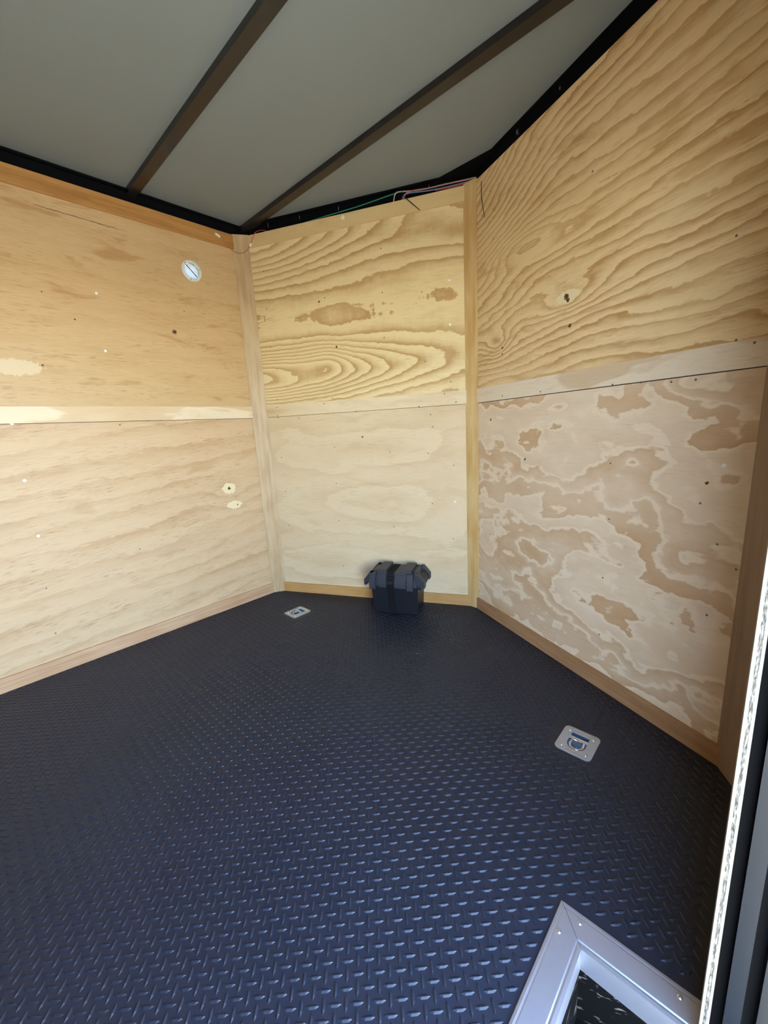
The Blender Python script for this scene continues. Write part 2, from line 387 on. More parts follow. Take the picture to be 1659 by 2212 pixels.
M_LID = simple('textured_black_plastic_lit', (.034, .035, .045), .46, 0, .2, 300)  # lid kept lighter: sky light on its slope is in the colour
M_STRAP = simple('black_webbing', (.006, .006, .007), .8, 0, .2, 400, .2)
M_VENT = simple('white_vent_plastic', (.72, .76, .70), .5, 0, .05)
M_VENTD = simple('grey_vent_slat', (.05, .055, .06), .5)
M_NAIL = simple('dark_nail', (.16, .14, .12), .4, .4)
M_WHITE = simple('white_painted_screw', (.86, .87, .84), .4)
M_CHROME = simple('bright_screw', (.75, .75, .74), .25, .95)
M_RED = simple('red_wire_insulation', (.42, .07, .05), .45)
M_ORANGE = simple('copper_brown_wire', (.45, .16, .05), .45)
M_GREEN = simple('green_wire_insulation', (.03, .28, .17), .45)
M_BLUE = simple('blue_wire_insulation', (.16, .22, .38), .45)
M_PINK = simple('pink_wire_insulation', (.45, .20, .22), .45)
M_BEIGE = simple('beige_wire_insulation', (.50, .42, .36), .45)
M_TIE = simple('black_nylon_tie', (.012, .012, .012), .45)
M_JAMB = simple('dark_blue_grey_frame_metal', (.007, .0105, .015), .30, 0, .08, 40, .30)
M_RUBBER = simple('black_door_seal', (.0025, .0025, .003), .8, 0, .1, 40, .06)
def ground_mat():
    t = NT('neutral_bounce_ground'); x, z, y = t.coords()
    n = t.noise(t.vec(x, y, 0.0), 1.2, 5, 0.6); n2 = t.noise(t.vec(x, y, 2.0), 40, 4, 0.7)
    return t.finish(t.mix(t.mul(t.add(n, n2), .5), (.30, .275, .20), (.44, .40, .30)), .9, 0, n2, .5, .02)
M_BOUNCE_GROUND = ground_mat()

# ------------------------------------------------------------------ setting: ground, floor, walls, ceiling
g = mesh_obj('ground', [(-30, -30, -.6), (30, -30, -.6), (30, 30, -.6), (-30, 30, -.6)], [(0, 1, 2, 3)], M_BOUNCE_GROUND)  # unseen ground, added for its bounce; tone picked to keep that neutral
struct(g, 'unseen ground outside the trailer door, added for its bounce light')

YB = -4.95                                             # back of the trailer
RINGS = [(-.841, -.737), (.849, -.756)]
SX0, SX1, SY0, SY1 = 1.048, 1.300, -1.348, -2.302      # opening of the step well
FL = [(-HW-.004, YB), (HW+.06, YB), (HW+.06, -D-.02), (HW, -D+.0), (0, .0), (-HW-.004, -D)]
bm = bmesh.new()
holes = [[(SX0-.006, SY0+.006), (SX0-.006, SY1-.006), (SX1, SY1-.006), (SX1, SY0+.006)]]
for cx, cy in RINGS: holes.append([(cx-.034, cy-.044), (cx+.034, cy-.044), (cx+.034, cy+.044), (cx-.034, cy+.044)])
plate_holes(bm, FL, holes, 0.0, -.03, lambda p, t: (p[0], p[1], t))
floor = struct(bm_obj('floor', bm, M_FLOOR), 'black rubber diamond tread floor')

# raised lozenge bars of the tread, two directions on a 31.5 mm lattice
def bar_geo(L=.0285, w=.0078, h=.0023):
    base = [(-L/2, 0), (-L*.22, -w/2), (L*.22, -w/2), (L/2, 0), (L*.22, w/2), (-L*.22, w/2)]
    V = [(x, y, 0) for x, y in base]+[(x*.72, y*.22, h) for x, y in base]
    Fc = [(i, (i+1) % 6, 6+(i+1) % 6, 6+i) for i in range(6)]+[(6, 7, 8, 9, 10, 11)]
    return V, Fc
BV, BF = bar_geo()
def inside(x, y):
    if abs(x) > HW-.022 or y < -2.75: return False
    if y > -abs(x)*D/HW-.025: return False
    if x > .965 and -2.37 < y < -1.262: return False
    for cx, cy in RINGS:
        if abs(x-cx) < .074 and abs(y-cy) < .080: return False
    return True
bars = []
PX = .0315
for i in range(-60, 30):
    for j in range(-42, 50):
        for k in (0, 1):
            x = .5865+PX*(i+.5*k); y = -1.4999+PX*(j+.5*k)
            if inside(x, y): bars.append((x, y, math.pi/4 if k == 0 else -math.pi/4))
def bar_px(b):
    d = np.array([b[0], b[1], 0])-CAM; zc = d @ CF
    if zc < .05: return None
    return 829.5+FPX*(d @ CR)/zc, 1106-FPX*(d @ CU)/zc, zc
vis = []
for b in bars:
    q = bar_px(b)
    if q and 5 < q[0] < 1654 and 0 < q[1] < 2207 and not (q[0] > 1573-(q[1]-1700)*.1133-8): vis.append((q[2], b))
vis.sort(key=lambda a: a[0]); near = set(b for _, b in vis[:300])
bme = bpy.data.meshes.new('tread_bar'); bme.from_pydata(BV, [], BF); bme.materials.append(M_FLOOR)
VV, FF = [], []
for b in bars:
    c, s_ = math.cos(b[2]), math.sin(b[2])
    if b in near:
        o = bpy.data.objects.new('tread_bar', bme); COL.objects.link(o)
        place(o, floor, Matrix.Translation((b[0], b[1], 0)) @ Matrix.Rotation(b[2], 4, 'Z'))
    else:
        n0 = len(VV); VV += [(b[0]+x*c-y*s_, b[1]+x*s_+y*c, z) for x, y, z in BV]; FF += [tuple(n0+i for i in f) for f in BF]
tag(mesh_obj('tread_pattern', VV, FF, M_FLOOR, floor), 'farther raised tread bars of the floor', kind='stuff')

def panel(name, F, u0, u1, z0, z1, mat, parent, t=.009, y0=0.0, hole=None, bevel=.0012):
    bm = bmesh.new()
    if hole:
        plate_holes(bm, [(u0, z0), (u1, z0), (u1, z1), (u0, z1)], [hole], y0, y0+t, lambda p, s_: (p[0], s_, p[1]))
        return bm_obj(name, bm, mat, parent, F)
    box(bm, u0, u1, y0, y0+t, z0, z1)
    return bm_obj(name, bm, mat, parent, F, False, bevel, 1)

ZB0, ZB1 = 1.222, 1.2965                               # the batten over the sheet joint
ZT = 2.222                                             # bottom of the top boards
# vent place on the left wall
VU, VZ = wall_uz(F_L, (414, 585)); VR = .056
def skin(name, F, u0, u1, label, hole=None, z0=-.02, z1=HT-.0205):
    return struct(panel(name, F, u0, u1, z0, z1, M_SKIN, None, .035, .0105, hole), label)
wall_left = skin('wall_left', F_L, YB-.05, -D+.03, 'left side wall lined with plywood sheets', circle(VU, VZ, .041))
wall_nl = skin('wall_front_left', F_NL, -LN-.03, .03, 'left half of the V nose lined with bold grained plywood')
wall_nr = skin('wall_front_right', F_NR, -.03, LN+.03, 'right half of the V nose lined with plywood')
bm = bmesh.new(); box(bm, -HW-.06, HW+.06, YB-.05, YB, -.02, CEIL+.02)
struct(bm_obj('wall_back', bm, M_PLAIN), 'rear end of the trailer lined with plywood')
SEAM = -3.03
panel('plywood_panel', F_L, SEAM, -D, .0, ZB0-.0025, M_L_LO, wall_left)
panel('plywood_panel', F_L, SEAM, -D, ZB0+.001, HT-.004, M_L_UP, wall_left, hole=circle(VU, VZ, .041))
panel('plywood_panel', F_L, YB, SEAM-.002, .0, 1.26, M_PLAIN, wall_left)
panel('plywood_panel', F_L, YB, SEAM-.002, 1.261, HT-.004, M_PLAIN, wall_left)
panel('plywood_panel', F_NL, -LN+.001, -.001, .0, ZB0-.0020, M_C_LO, wall_nl)
panel('plywood_panel', F_NL, -LN+.001, -.001, ZB0+.001, HT-.004, M_C_UP, wall_nl)
panel('plywood_panel', F_NR, .001, LN-.001, .0, ZB0-.0030, M_R_LO, wall_nr)
panel('plywood_panel', F_NR, .001, LN-.001, ZB0+.001, HT, M_R_UP, wall_nr)
S1, S2 = .0574, .0423
def board(name, F, u0, u1, z0, z1, t, mat, parent): return panel(name, F, u0, u1, z0, z1, mat, parent, t, -t-.0002, None, .0014)
board('batten', F_L, YB, -D-S1+.012, ZB0, ZB1, .006, M_BAT_L, wall_left)
board('batten', F_NL, -LN+S1-.012, -S2+.012, ZB0, ZB1, .006, M_BAT_C, wall_nl)
board('batten', F_NR, S2-.012, LN-S1+.012, ZB0, ZB1, .006, M_BAT_R, wall_nr)
board('top_board', F_L, YB, -D-S1+.012, ZT, HT, .007, M_TOP_L, wall_left)
board('top_board', F_NL, -LN+S1-.012, -S2+.012, ZT+.008, HT, .006, M_TOP_C, wall_nl)
struct(board('baseboard_left', F_L, YB, -D-S1+.012, .001, .072, .010, M_BASE_L, None), 'pinkish brown baseboard along the left wall')
struct(board('baseboard_front_left', F_NL, -LN+S1-.012, -S2+.012, .001, .068, .010, M_BASE_C, None), 'orange brown baseboard behind the battery box')
struct(board('baseboard_front_right', F_NR, S2-.012, LN-S1+.012, .001, .072, .010, M_BASE_R, None), 'reddish brown baseboard along the right nose wall')
# corner boards, flat across each corner
def corner_board(name, A, B, mat, label, z1=HT+.004):
    A, B = Vector(A), Vector(B); F = frame((A.x, A.y, 0), (B-A)); L = (B-A).length
    bm = bmesh.new(); box(bm, 0, L, -.004, .006, .001, z1)
    return struct(bm_obj(name, bm, mat, None, F, False, .0018, 2), label)
dl = Vector((HW, D, 0)).normalized(); dr = Vector((HW, -D, 0)).normalized()
Lc = Vector((-HW, -D, 0)); Rc = Vector((HW, -D, 0)); bk = Vector((0, -1, 0))
corner_board('trim_1', Lc+bk*S1, Lc+dl*S1, M_TRIM_L, 'pale oak coloured corner board between left wall and nose')
corner_board('trim_2', -dl*S2, dr*S2, M_TRIM_C, 'yellow pine corner board up the tip of the nose', HT+.008)
corner_board('trim_3', Rc-dr*S1, Rc+bk*S1, M_TRIM_R, 'dark brown corner board beside the door', HT)

# right wall around the door
wall_r = skin('wall_right', F_R, D-.03, -DY0-.041, 'right side wall in front of the door')
panel('plywood_panel', F_R, D+.001, -DY0-.042, 0, 1.26, M_PLAIN, wall_r); panel('plywood_panel', F_R, D+.001, -DY0-.042, 1.261, HT, M_PLAIN, wall_r)
wr2 = skin('wall_right_rear', F_R, -DY1-.02, -YB+.05, 'right side wall behind the door')
panel('plywood_panel', F_R, -DY1, -YB, 0, HT, M_PLAIN, wr2)
wr3 = skin('wall_right_header', F_R, -DY0, -DY1, 'wall above the door', None, DZ1, HT-.0205)
panel('plywood_panel', F_R, -DY0+.001, -DY1-.001, DZ1, HT, M_PLAIN, wr3)
# casing board whose sawn edge faces the doorway
bm = bmesh.new(); box(bm, -DY0-.075, -DY0+.001, -.0195, -.0070, .002, HT)
struct(bm_obj('trim_4', bm, M_EDGE, None, F_R, False, .0008, 1), 'pale raw plywood edge of the door jamb')
# metal door frame: seal, round nosed tube, groove, outer flange
dfr = empty('door_1', Matrix.Translation((HW+.02, DY0, 0))); struct(dfr, 'dark metal door frame beside the raw plywood edge')
ZF0 = -.22
def jamb_piece(name, x0, x1, ya, yb, mat, bev=.004):
    bm = bmesh.new(); box(bm, x0, x1, yb, ya, ZF0, DZ1+.02)
    return bm_obj(name, bm, mat, dfr, Matrix.Identity(4), True, bev, 3)
jamb_piece('shadow_gap_seal', HW-.0065, HW+.008, DY0+.04, DY0+.0005, M_RUBBER, .002)  # black strip, widened to stand in for the shadow gap by the casing
jamb_piece('frame_tube', HW+.0085, HW+.029, DY0+.04, DY0-.012, M_JAMB, .006)
jamb_piece('frame_groove', HW+.0295, HW+.046, DY0+.04, DY0+.006, M_RUBBER, .002)
jamb_piece('frame_flange', HW+.0465, HW+.125, DY0+.04, DY0-.008, M_JAMB, .005)

# ceiling, roof bows, top rails
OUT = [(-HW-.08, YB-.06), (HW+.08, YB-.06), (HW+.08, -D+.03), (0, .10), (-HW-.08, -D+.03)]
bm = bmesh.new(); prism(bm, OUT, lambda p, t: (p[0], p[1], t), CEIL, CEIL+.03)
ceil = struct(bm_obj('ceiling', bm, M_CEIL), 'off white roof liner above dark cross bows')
for y0 in (-.565, -1.182, -1.795, -2.405, -3.01, -3.62, -4.23):
    bm = bmesh.new(); box(bm, -HW-.03, HW+.03, y0-.024, y0+.024, 2.338, CEIL-.0005)
    bm_obj('roof_bow', bm, M_BOW, ceil, Matrix.Identity(4), True, .009, 3)
tri = [(-.175, -.073), (.195, -.073), (.03, .012), (-.03, .012)]
bm = bmesh.new(); prism(bm, tri, lambda p, t: (p[0], p[1], t), 2.344, CEIL-.0005)
bm_obj('gusset_plate', bm, M_STEEL, ceil, Matrix.Identity(4), True, .002, 1)['label'] = 'black steel gusset in the tip of the nose'
def rail(name, F, u0, u1, label):
    bm = bmesh.new(); box(bm, u0, u1, .016, .055, HT-.02, CEIL+.001)
    box(bm, u0, u1, -.004, .018, CEIL-.010, CEIL-.0006)
    return struct(bm_obj(name, bm, M_STEEL, None, F), label)
r1 = rail('trim_5', F_L, YB, -D+.02, 'black steel rail over the left wall')
r2 = rail('trim_6', F_NL, -LN-.02, .02, 'black steel rail over the left nose wall with screw points')
r3 = rail('trim_7', F_NR, -.02, LN+.02, 'black steel rail over the right nose wall')
r4 = rail('trim_8', F_R, D-.02, -YB, 'black steel rail over the door side wall')

# ------------------------------------------------------------------ nails and screws in the lining
def disc_mesh(name, r, h, mat, n=10):
    bm = bmesh.new()
    A = [bm.verts.new((r*math.cos(2*math.pi*i/n), 0, r*math.sin(2*math.pi*i/n))) for i in range(n)]
    B = [bm.verts.new((.6*r*math.cos(2*math.pi*i/n), -h, .6*r*math.sin(2*math.pi*i/n))) for i in range(n)]
    for i in range(n): bm.faces.new((A[i], B[i], B[(i+1) % n], A[(i+1) % n]))
    bm.faces.new(B); bmesh.ops.recalc_face_normals(bm, faces=bm.faces)
    me = bpy.data.meshes.new(name); bm.to_mesh(me); bm.free(); me.materials.append(mat)
    for p in me.polygons: p.use_smooth = True
    return me
ME_NAIL = disc_mesh('nail', .0036, .0010, M_NAIL); ME_WHITE = disc_mesh('screw', .0070, .003, M_WHITE, 14); ME_PLUG = disc_mesh('screw', .012, .003, simple('pale_wood_plug', (.85, .74, .55)), 14)
def dots(F, parent, me, name, pts, off=0.0):
    for q in pts:
        u, z = wall_uz(F, q, off)
        o = bpy.data.objects.new(name, me); COL.objects.link(o); place(o, parent, F @ Matrix.Translation((u, -off, z)))
cc = lambda ox, oy, s, L: [(ox+x/s, oy+y/s) for x, y in L]
dots(F_NL, wall_nl, ME_NAIL, 'nail', cc(560, 850, 3.456, [(140,182),(295,182),(563,400),(976,437),(1262,447),(1453,536),(167,478),(575,672),(196,731),(1293,822),(595,950),(1006,995),(1450,1085),(628,1288),(1295,248),(1280,158),(222,985)]))
dots(F_NL, wall_nl, ME_NAIL, 'nail', cc(530, 480, 3.253, [(952,184),(128,343),(558,530),(148,610),(962,494),(1240,489),(975,811),(176,878),(1264,979),(1444,1121),(224,1247),(613,1238)]))
dots(F_NL, wall_nl, ME_WHITE, 'screw', cc(530, 480, 3.253, [(1431,410),(1436,720)])+[(983, 1084)])
dots(F_NL, wall_nl, ME_PLUG, 'screw', [(740, 470)], .0063)
dots(F_NR, wall_nr, ME_NAIL, 'nail', cc(1000, 850, 2.517, [(305,256),(802,380),(795,683),(760,1002),(1290,597),(1382,820),(1325,1205),(150,765),(740,1575-265)])+[(1591,509),(1280,370),(1505,770),(1590,1230)])
dots(F_NR, wall_nr, ME_WHITE, 'screw', [(1564, 1006)])
dots(F_L, wall_left, ME_WHITE, 'screw', [(208, 633), (53, 1038), (83, 1158), (228, 758)])
dots(F_L, wall_left, ME_WHITE, 'screw', [(25, 915)])
dots(F_L, wall_left, ME_NAIL, 'nail', [(120, 1368), (100, 1271), (302, 1186), (259, 918), (398, 672), (90, 630)])
dots(F_NL, wall_nl, ME_NAIL, 'nail', [(600, 898), (770, 889), (905, 878), (985, 868), (598, 880), (700, 872), (960, 850)], .0063)
dots(F_NR, wall_nr, ME_NAIL, 'nail', [(1085, 855), (1167, 846), (1323, 831), (1385, 826), (1450, 825), (1503, 820), (1590, 735), (1630, 740)], .0063)
# screw points that come through the black rail
for q in [(580,487),(648,470),(732,450),(927,401)]:
    u, z = wall_uz(F_NL, q, -.016); bm = bmesh.new(); box(bm, u-.0018, u+.0018, .010, .0165, z-.012, z+.012)
    bm_obj('screw', bm, M_CHROME, r2, F_NL)
for q in [(1212,188),(1119,285)]:
    u, z = wall_uz(F_NR, q, -.016); bm = bmesh.new(); box(bm, u-.0018, u+.0018, .010, .0165, z-.010, z+.010)
    bm_obj('screw', bm, M_CHROME, r3, F_NR)

# ------------------------------------------------------------------ round louvre vent
vent = empty('wall_vent', F_L @ Matrix.Translation((VU, 0, VZ)))
tag(vent, 'small round white louvre vent high on the left plywood wall', 'vent')
VM = F_L @ Matrix.Translation((VU, 0, VZ))
V, Fc = [], []; prof = [(.0405, .02), (.0405, -.003), (.043, -.0045), (.050, -.0045), (.0545, -.003), (.056, -.0003)]
n = 48
for r, y in prof:
    for i in range(n): a = 2*math.pi*i/n; V.append((r*math.cos(a), y, r*math.sin(a)))
for k in range(len(prof)-1):
    for i in range(n): Fc.append((k*n+i, k*n+(i+1) % n, (k+1)*n+(i+1) % n, (k+1)*n+i))
mesh_obj('rim', V, Fc, M_VENT, vent, VM, True)
tl = NT('translucent_white_plastic'); tb = tl.n.new('ShaderNodeBsdfTranslucent'); tb.inputs[0].default_value = (.11, .115, .12, 1)
nzv = tl.noise(tl.vec(*tl.coords()), 40.0, 2); tl.t.links.new(tl.mix(nzv, (.17, .175, .18), (.21, .215, .22)), tb.inputs[0])
tl.t.links.new(tb.outputs[0], tl.n['Material Output'].inputs[0])
mesh_obj('daylight_dimming_disc', [(.041*math.cos(2*math.pi*i/32), .012, .041*math.sin(2*math.pi*i/32)) for i in range(32)], [tuple(range(32))], tl.mat, vent, VM)  # added disc that dims daylight in the hole so the slats show
VMR = VM @ Matrix.Rotation(math.radians(45), 4, 'Y')      # local X runs down to the right
bm = bmesh.new(); box(bm, -.040, .040, -.001, .003, -.0016, .0016); bm_obj('spine', bm, M_VENTD, vent, VMR)
for i in range(-5, 6):
    x = i*.0064; hl = math.sqrt(max(.0403**2-x*x, 0))
    bm = bmesh.new(); box(bm, x-.0011, x+.0011, -.0005, .004, -hl, hl); bm_obj('slat', bm, M_VENTD, vent, VMR)
for a in (90+45, 90-75, 90+165):
    bm = bmesh.new(); bmesh.ops.create_uvsphere(bm, u_segments=10, v_segments=6, radius=.0032)
    bm_obj('screw', bm, M_NAIL, vent, VM @ Matrix.Translation((.0475*math.cos(math.radians(a)), -.0035, .0475*math.sin(math.radians(a)))), True)

# ------------------------------------------------------------------ recessed tie-down rings
def rrect(hx, hy, r, n=5):
    P = []
    for cx, cy, a0 in ((hx-r, hy-r, 0), (-hx+r, hy-r, 90), (-hx+r, -hy+r, 180), (hx-r, -hy+r, 270)):
        for i in range(n+1): a = math.radians(a0+90*i/n); P.append((cx+r*math.cos(a), cy+r*math.sin(a)))
    return P
def tie_down(cx, cy, label):
    M = Matrix.Translation((cx, cy, 0)); t = empty('tie_down_ring', M); tag(t, label, 'tie-down', 'recessed tie-down rings in the floor')
    # plate: raised rim, slightly dished, with the pan opening
    hole = [(.030*math.cos(a), -.012+.030*math.sin(a)) for a in [math.radians(180+i*15) for i in range(13)]]+[(.029, .038), (-.029, .038)]
    bm = bmesh.new(); plate_holes(bm, rrect(.059, .065, .016), [hole], .0038, .0004, lambda p, s_: (p[0], p[1], s_))
    bm_obj('plate', bm, M_ZINC, t, M)
    bm = bmesh.new()      # pan
    n = len(hole); A = [bm.verts.new((x, y, .0036)) for x, y in hole]; B = [bm.verts.new((x*.90, y*.90, -.014)) for x, y in hole]
    for i in range(n): bm.faces.new((A[i], A[(i+1) % n], B[(i+1) % n], B[i]))
    bm.faces.new(B); bm_obj('pan', bm, M_ZINCB, t, M, True)
    # pressed ribs along both short sides
    for y in (.0535, -.0535):
        bm = bmesh.new(); prism(bm, [(-.0035, .0036), (-.0012, .0060), (.0012, .0060), (.0035, .0036)], lambda p, s_: (s_, y+p[0], p[1]), -.028, .028)
        bm_obj('rib', bm, M_CHROME, t, M)
    # hinge strap over the ring
    bm = bmesh.new(); prism(bm, [(-.0055, .0030), (-.004, .0066), (0, .0080), (.004, .0066), (.0055, .0030)], lambda p, s_: (s_, .013+p[0], p[1]), -.031, .031)
    bm_obj('hinge_strap', bm, M_CHROME, t, M, True)
    # D ring lying in the pan
    P = [(-.019, .012, .0), (.019, .012, .0)]+[(.0215*math.cos(math.radians(a)), -.012+.0215*math.sin(math.radians(a)), -.003) for a in range(0, -181, -15)]
    Vt, Ft = tube_data(P, .0050, 8, True); mesh_obj('ring', Vt, Ft, M_CHROME, t, M, True)
    for sx in (-1, 1):
        for sy in (-1, 1):
            bm = bmesh.new(); bmesh.ops.create_uvsphere(bm, u_segments=12, v_segments=8, radius=.0062)
            for v in bm.verts: v.co.z *= .55
            bm_obj('bolt', bm, M_CHROME, t, M @ Matrix.Translation((sx*.0395, sy*.0435, .0042)), True)
    return t
tie_down(*RINGS[0], 'zinc recessed tie-down ring in floor to the left of the battery box')
tie_down(*RINGS[1], 'zinc recessed tie-down ring in floor near the right nose wall and door')

# ------------------------------------------------------------------ black battery box against the nose
MB = frame((-.457, -.445, 0), (HW, D, 0)); bb = empty('battery_box', MB)
tag(bb, 'black plastic battery box with strapped lid standing against the nose wall', 'battery box')
bm = bmesh.new()
lo = [(.008, .008), (.284, .008), (.284, .168), (.008, .168)]; hi = [(.0, .0), (.292, .0), (.292, .176), (.0, .176)]
A = [bm.verts.new((x, y, .0045)) for x, y in lo]; B = [bm.verts.new((x, y, .200)) for x, y in hi]
bm.faces.new(list(reversed(A))); bm.faces.new(B)
for i in range(4): bm.faces.new((A[i], A[(i+1) % 4], B[(i+1) % 4], B[i]))
bm_obj('case', bm, M_PLAST, bb, MB, True, .008, 3)
bm = bmesh.new()
vz = lambda p, s_: (s_, p[0], p[1]); uz = lambda p, s_: (p[0], s_, p[1])
prism(bm, [(-.006, .180), (-.006, .206), (.018, .262), (.160, .262), (.186, .206), (.186, .180)], vz, .004, .288)        # hipped roof of the lid
prism(bm, [(-.016, .180), (-.016, .212), (.006, .252), (.286, .252), (.308, .212), (.308, .180)], uz, .002, .174)
for a, b in ((.040, .098), (.194, .252)): prism(bm, [(-.008, .222), (.018, .279), (.158, .279), (.184, .222)], vz, a, b)   # raised bands over the top
prism(bm, [(-.016, .174), (-.016, .207), (.008, .263), (.030, .263), (.030, .174)], vz, .052, .098)                        # front fields
prism(bm, [(-.016, .174), (-.016, .207), (.008, .263), (.030, .263), (.030, .174)], vz, .152, .222)
for a, b in ((-.002, .036), (.230, .268)):                                                                                 # heavy front and back ribs
    prism(bm, [(-.032, .168), (-.032, .208), (-.012, .262), (.030, .262), (.030, .168)], vz, a, b)
    prism(bm, [(.188, .170), (.188, .208), (.176, .262), (.146, .262), (.146, .170)], vz, a, b)
bm_obj('lid', bm, M_LID, bb, MB, True, .003, 2)
# end brackets that carry the lift handle
for sgn, u0 in ((1, .300), (-1, -.008)):
    for v0, v1 in ((-.010, .030), (.146, .186)):
        bm = bmesh.new(); P = [(-.022, .262), (-.004, .262), (.034, .216), (.034, .182), (.020, .182), (.020, .200), (-.022, .200)]
        prism(bm, [(u0+sgn*x, z) for x, z in P], uz, v0, v1); br = bm_obj('bracket', bm, M_LID, bb, MB, True, .0025, 2)
        if v0 < 0:      # raised frame on the face of the bracket
            bm = bmesh.new(); Q = [(-.014, .254), (-.006, .256), (.030, .214), (.030, .190), (.024, .190), (.024, .210), (.014, .214), (-.014, .214)]
            prism(bm, [(u0+sgn*x, z) for x, z in Q], uz, -.0145, -.0095); bm_obj('bracket_rib', bm, M_LID, br, MB, True, .0015, 1)
    x0, x1 = sorted((u0-sgn*.010, u0+sgn*.026))
    bm = bmesh.new(); prism(bm, [(u0-sgn*.012, .244), (u0+sgn*.006, .240), (u0+sgn*.028, .212), (u0+sgn*.028, .188), (u0-sgn*.012, .188)], uz, .0305, .1455); bm_obj('handle', bm, M_PLAST, bb, MB, True, .004, 2)
    bm = bmesh.new(); box(bm, min(u0-sgn*.006, u0+sgn*.010), max(u0-sgn*.006, u0+sgn*.010), .010, .166, .164, .183); bm_obj('handle_lip', bm, M_PLAST, bb, MB, True, .003, 2)
# webbing strap right round the box
def ribbon(name, pts, w, th, mat, parent, M):
    V, Fc = [], []; m = len(pts)
    for i, (uc, v, z, nv, nz) in enumerate(pts):
        for du, s_ in ((-w/2, 0), (w/2, 0), (w/2, th), (-w/2, th)): V.append((uc+du, v+nv*s_, z+nz*s_))
    for i in range(m-1):
        for k in range(4): Fc.append((i*4+k, i*4+(k+1) % 4, (i+1)*4+(k+1) % 4, (i+1)*4+k))
    Fc.append((3, 2, 1, 0)); Fc.append(tuple((m-1)*4+k for k in range(4)))
    return mesh_obj(name, V, Fc, mat, parent, M)
ST = [(.154, -.030, .0045, 0, 1), (.148, -.018, .0045, -.3, .9), (.142, -.006, .008, -.9, .4), (.136, -.004, .03, -1, 0), (.130, -.005, .08, -1, 0), (.127, -.008, .13, -1, 0), (.126, -.014, .176, -1, 0),
      (.126, -.0145, .207, -1, .2), (.126, .0105, .2625, -.5, .85), (.126, .018, .264, 0, 1), (.126, .158, .264, 0, 1), (.126, .1865, .207, 1, .2), (.126, .1865, .176, 1, 0), (.126, .178, .12, 1, 0), (.126, .172, .02, 1, 0), (.126, .166, .0015, 0, -1), (.13, .01, .0015, 0, -1)]
ribbon('strap', ST[:-2], .040, .0016, M_STRAP, bb, MB)
# cam buckle on the sloping front
sl_ = Vector((0, .025, .0555)).normalized(); nr_ = Vector((0, -sl_.z, sl_.y)); bo = Vector((.126, -.0145, .207))
BM_ = MB @ Matrix(((1, 0, 0, bo.x), (0, sl_.y, -nr_.y, bo.y), (0, sl_.z, -nr_.z, bo.z), (0, 0, 0, 1)))   # local Y up the slope, local Z into the lid
bk_ = None
bm = bmesh.new()
for x0, x1, y0, y1 in ((-.025, -.020, .004, .046), (.020, .025, .004, .046), (-.022, .022, .042, .047), (-.022, .022, .024, .030), (-.022, .022, .004, .010)):
    box(bm, x0, x1, y0, y1, -.008, -.002)
bk_ = bm_obj('buckle', bm, M_PLAST, bb, BM_, True, .0012, 2)
bm = bmesh.new(); prism(bm, [(-.022, .008), (.022, .008), (.018, -.004), (.006, -.012), (-.006, -.012), (-.018, -.004)], lambda p, s_: (p[0], p[1], s_), -.011, -.006)
bm_obj('buckle_tongue', bm, M_PLAST, bk_, BM_, True, .001, 1)

# ------------------------------------------------------------------ step well at the door with its mitred aluminium trim
sw = empty('step_well', Matrix.Translation((SX0, SY0, 0)))
tag(sw, 'aluminium framed step well sunk into the floor at the door', 'step well')
I4 = Matrix.Identity(4); OX0, OY0, OY1 = .981, -1.279, -2.370
def mitred(name, quad, lip, parent):
    """trim strip: outline quad (outer a, outer b, inner b, inner a) with rounded outer edge, groove and down-turned lip"""
    a, b, c, d = [Vector((*q, 0)) for q in quad]; prof = [(0, .0006), (.03, .0042), (.10, .0052), (.16, .0046), (.20, .0058), (.80, .0058), (.84, .0046), (.90, .0056), (1.0, .0050), (1.0, -lip), (.972, -lip), (.972, .0012), (0, .0002)]
    V, Fc = [], []; n = len(prof)
    for (o, i) in ((a, d), (b, c)):
        for t_, z in prof: p = o.lerp(i, t_); V.append((p.x, p.y, z))
    for k in range(n): Fc.append((k, (k+1) % n, n+(k+1) % n, n+k))
    Fc.append(tuple(range(n-1, -1, -1))); Fc.append(tuple(range(n, 2*n)))
    return mesh_obj(name, V, Fc, M_ALU, parent, I4)
def well_mat():
    t = NT('black_well_metal'); x, z, y = t.coords()
    a = t.add(t.mul(x, .8), t.mul(y, .8), z); b = t.add(t.mul(x, .7), t.mul(y, .7), t.mul(z, -1))
    f = t.mul(t.fac(t.noise(t.vec(t.mul(a, 26), t.mul(b, 110), 2.0), 1.0, 2, .5), .58, .66), t.fac(t.noise(t.vec(x, y, z), 14, 2), .38, .55))
    return t.finish(t.mix(f, (.0022, .0022, .0025), (.12, .098, .085)), .85, spec=.08)
M_WELL = well_mat(); M_WORN_GLINT = simple('worn_dusty_glint_tread', (.11, .095, .085), .55, 0, .5, 90)  # dusty step bars, made pale so their glint sits in the colour
G = .0006
XE = 1.2455
mitred('trim_rail', [(OX0, OY0-G), (OX0, OY1+G), (SX0, SY1+G), (SX0, SY0-G)], .052, sw)
mitred('trim_rail', [(OX0+G, OY0), (XE, OY0), (XE, SY0), (SX0+G, SY0)], .052, sw)
mitred('trim_rail', [(OX0+G, OY1), (XE, OY1), (XE, SY1), (SX0+G, SY1)], .052, sw)
for q in [(1207, 2011), (1252, 1993), (1469, 2153)]:
    P = on_plane(q, (0, 0, .006), (0, 0, 1)); bm = bmesh.new(); bmesh.ops.create_uvsphere(bm, u_segments=12, v_segments=8, radius=.0052)
    for v in bm.verts: v.co.z *= .5
    bm_obj('screw', bm, M_CHROME, sw, Matrix.Translation((P[0], P[1], .0058)), True)
WZ = -.20
bm = bmesh.new()      # black sheet metal sides
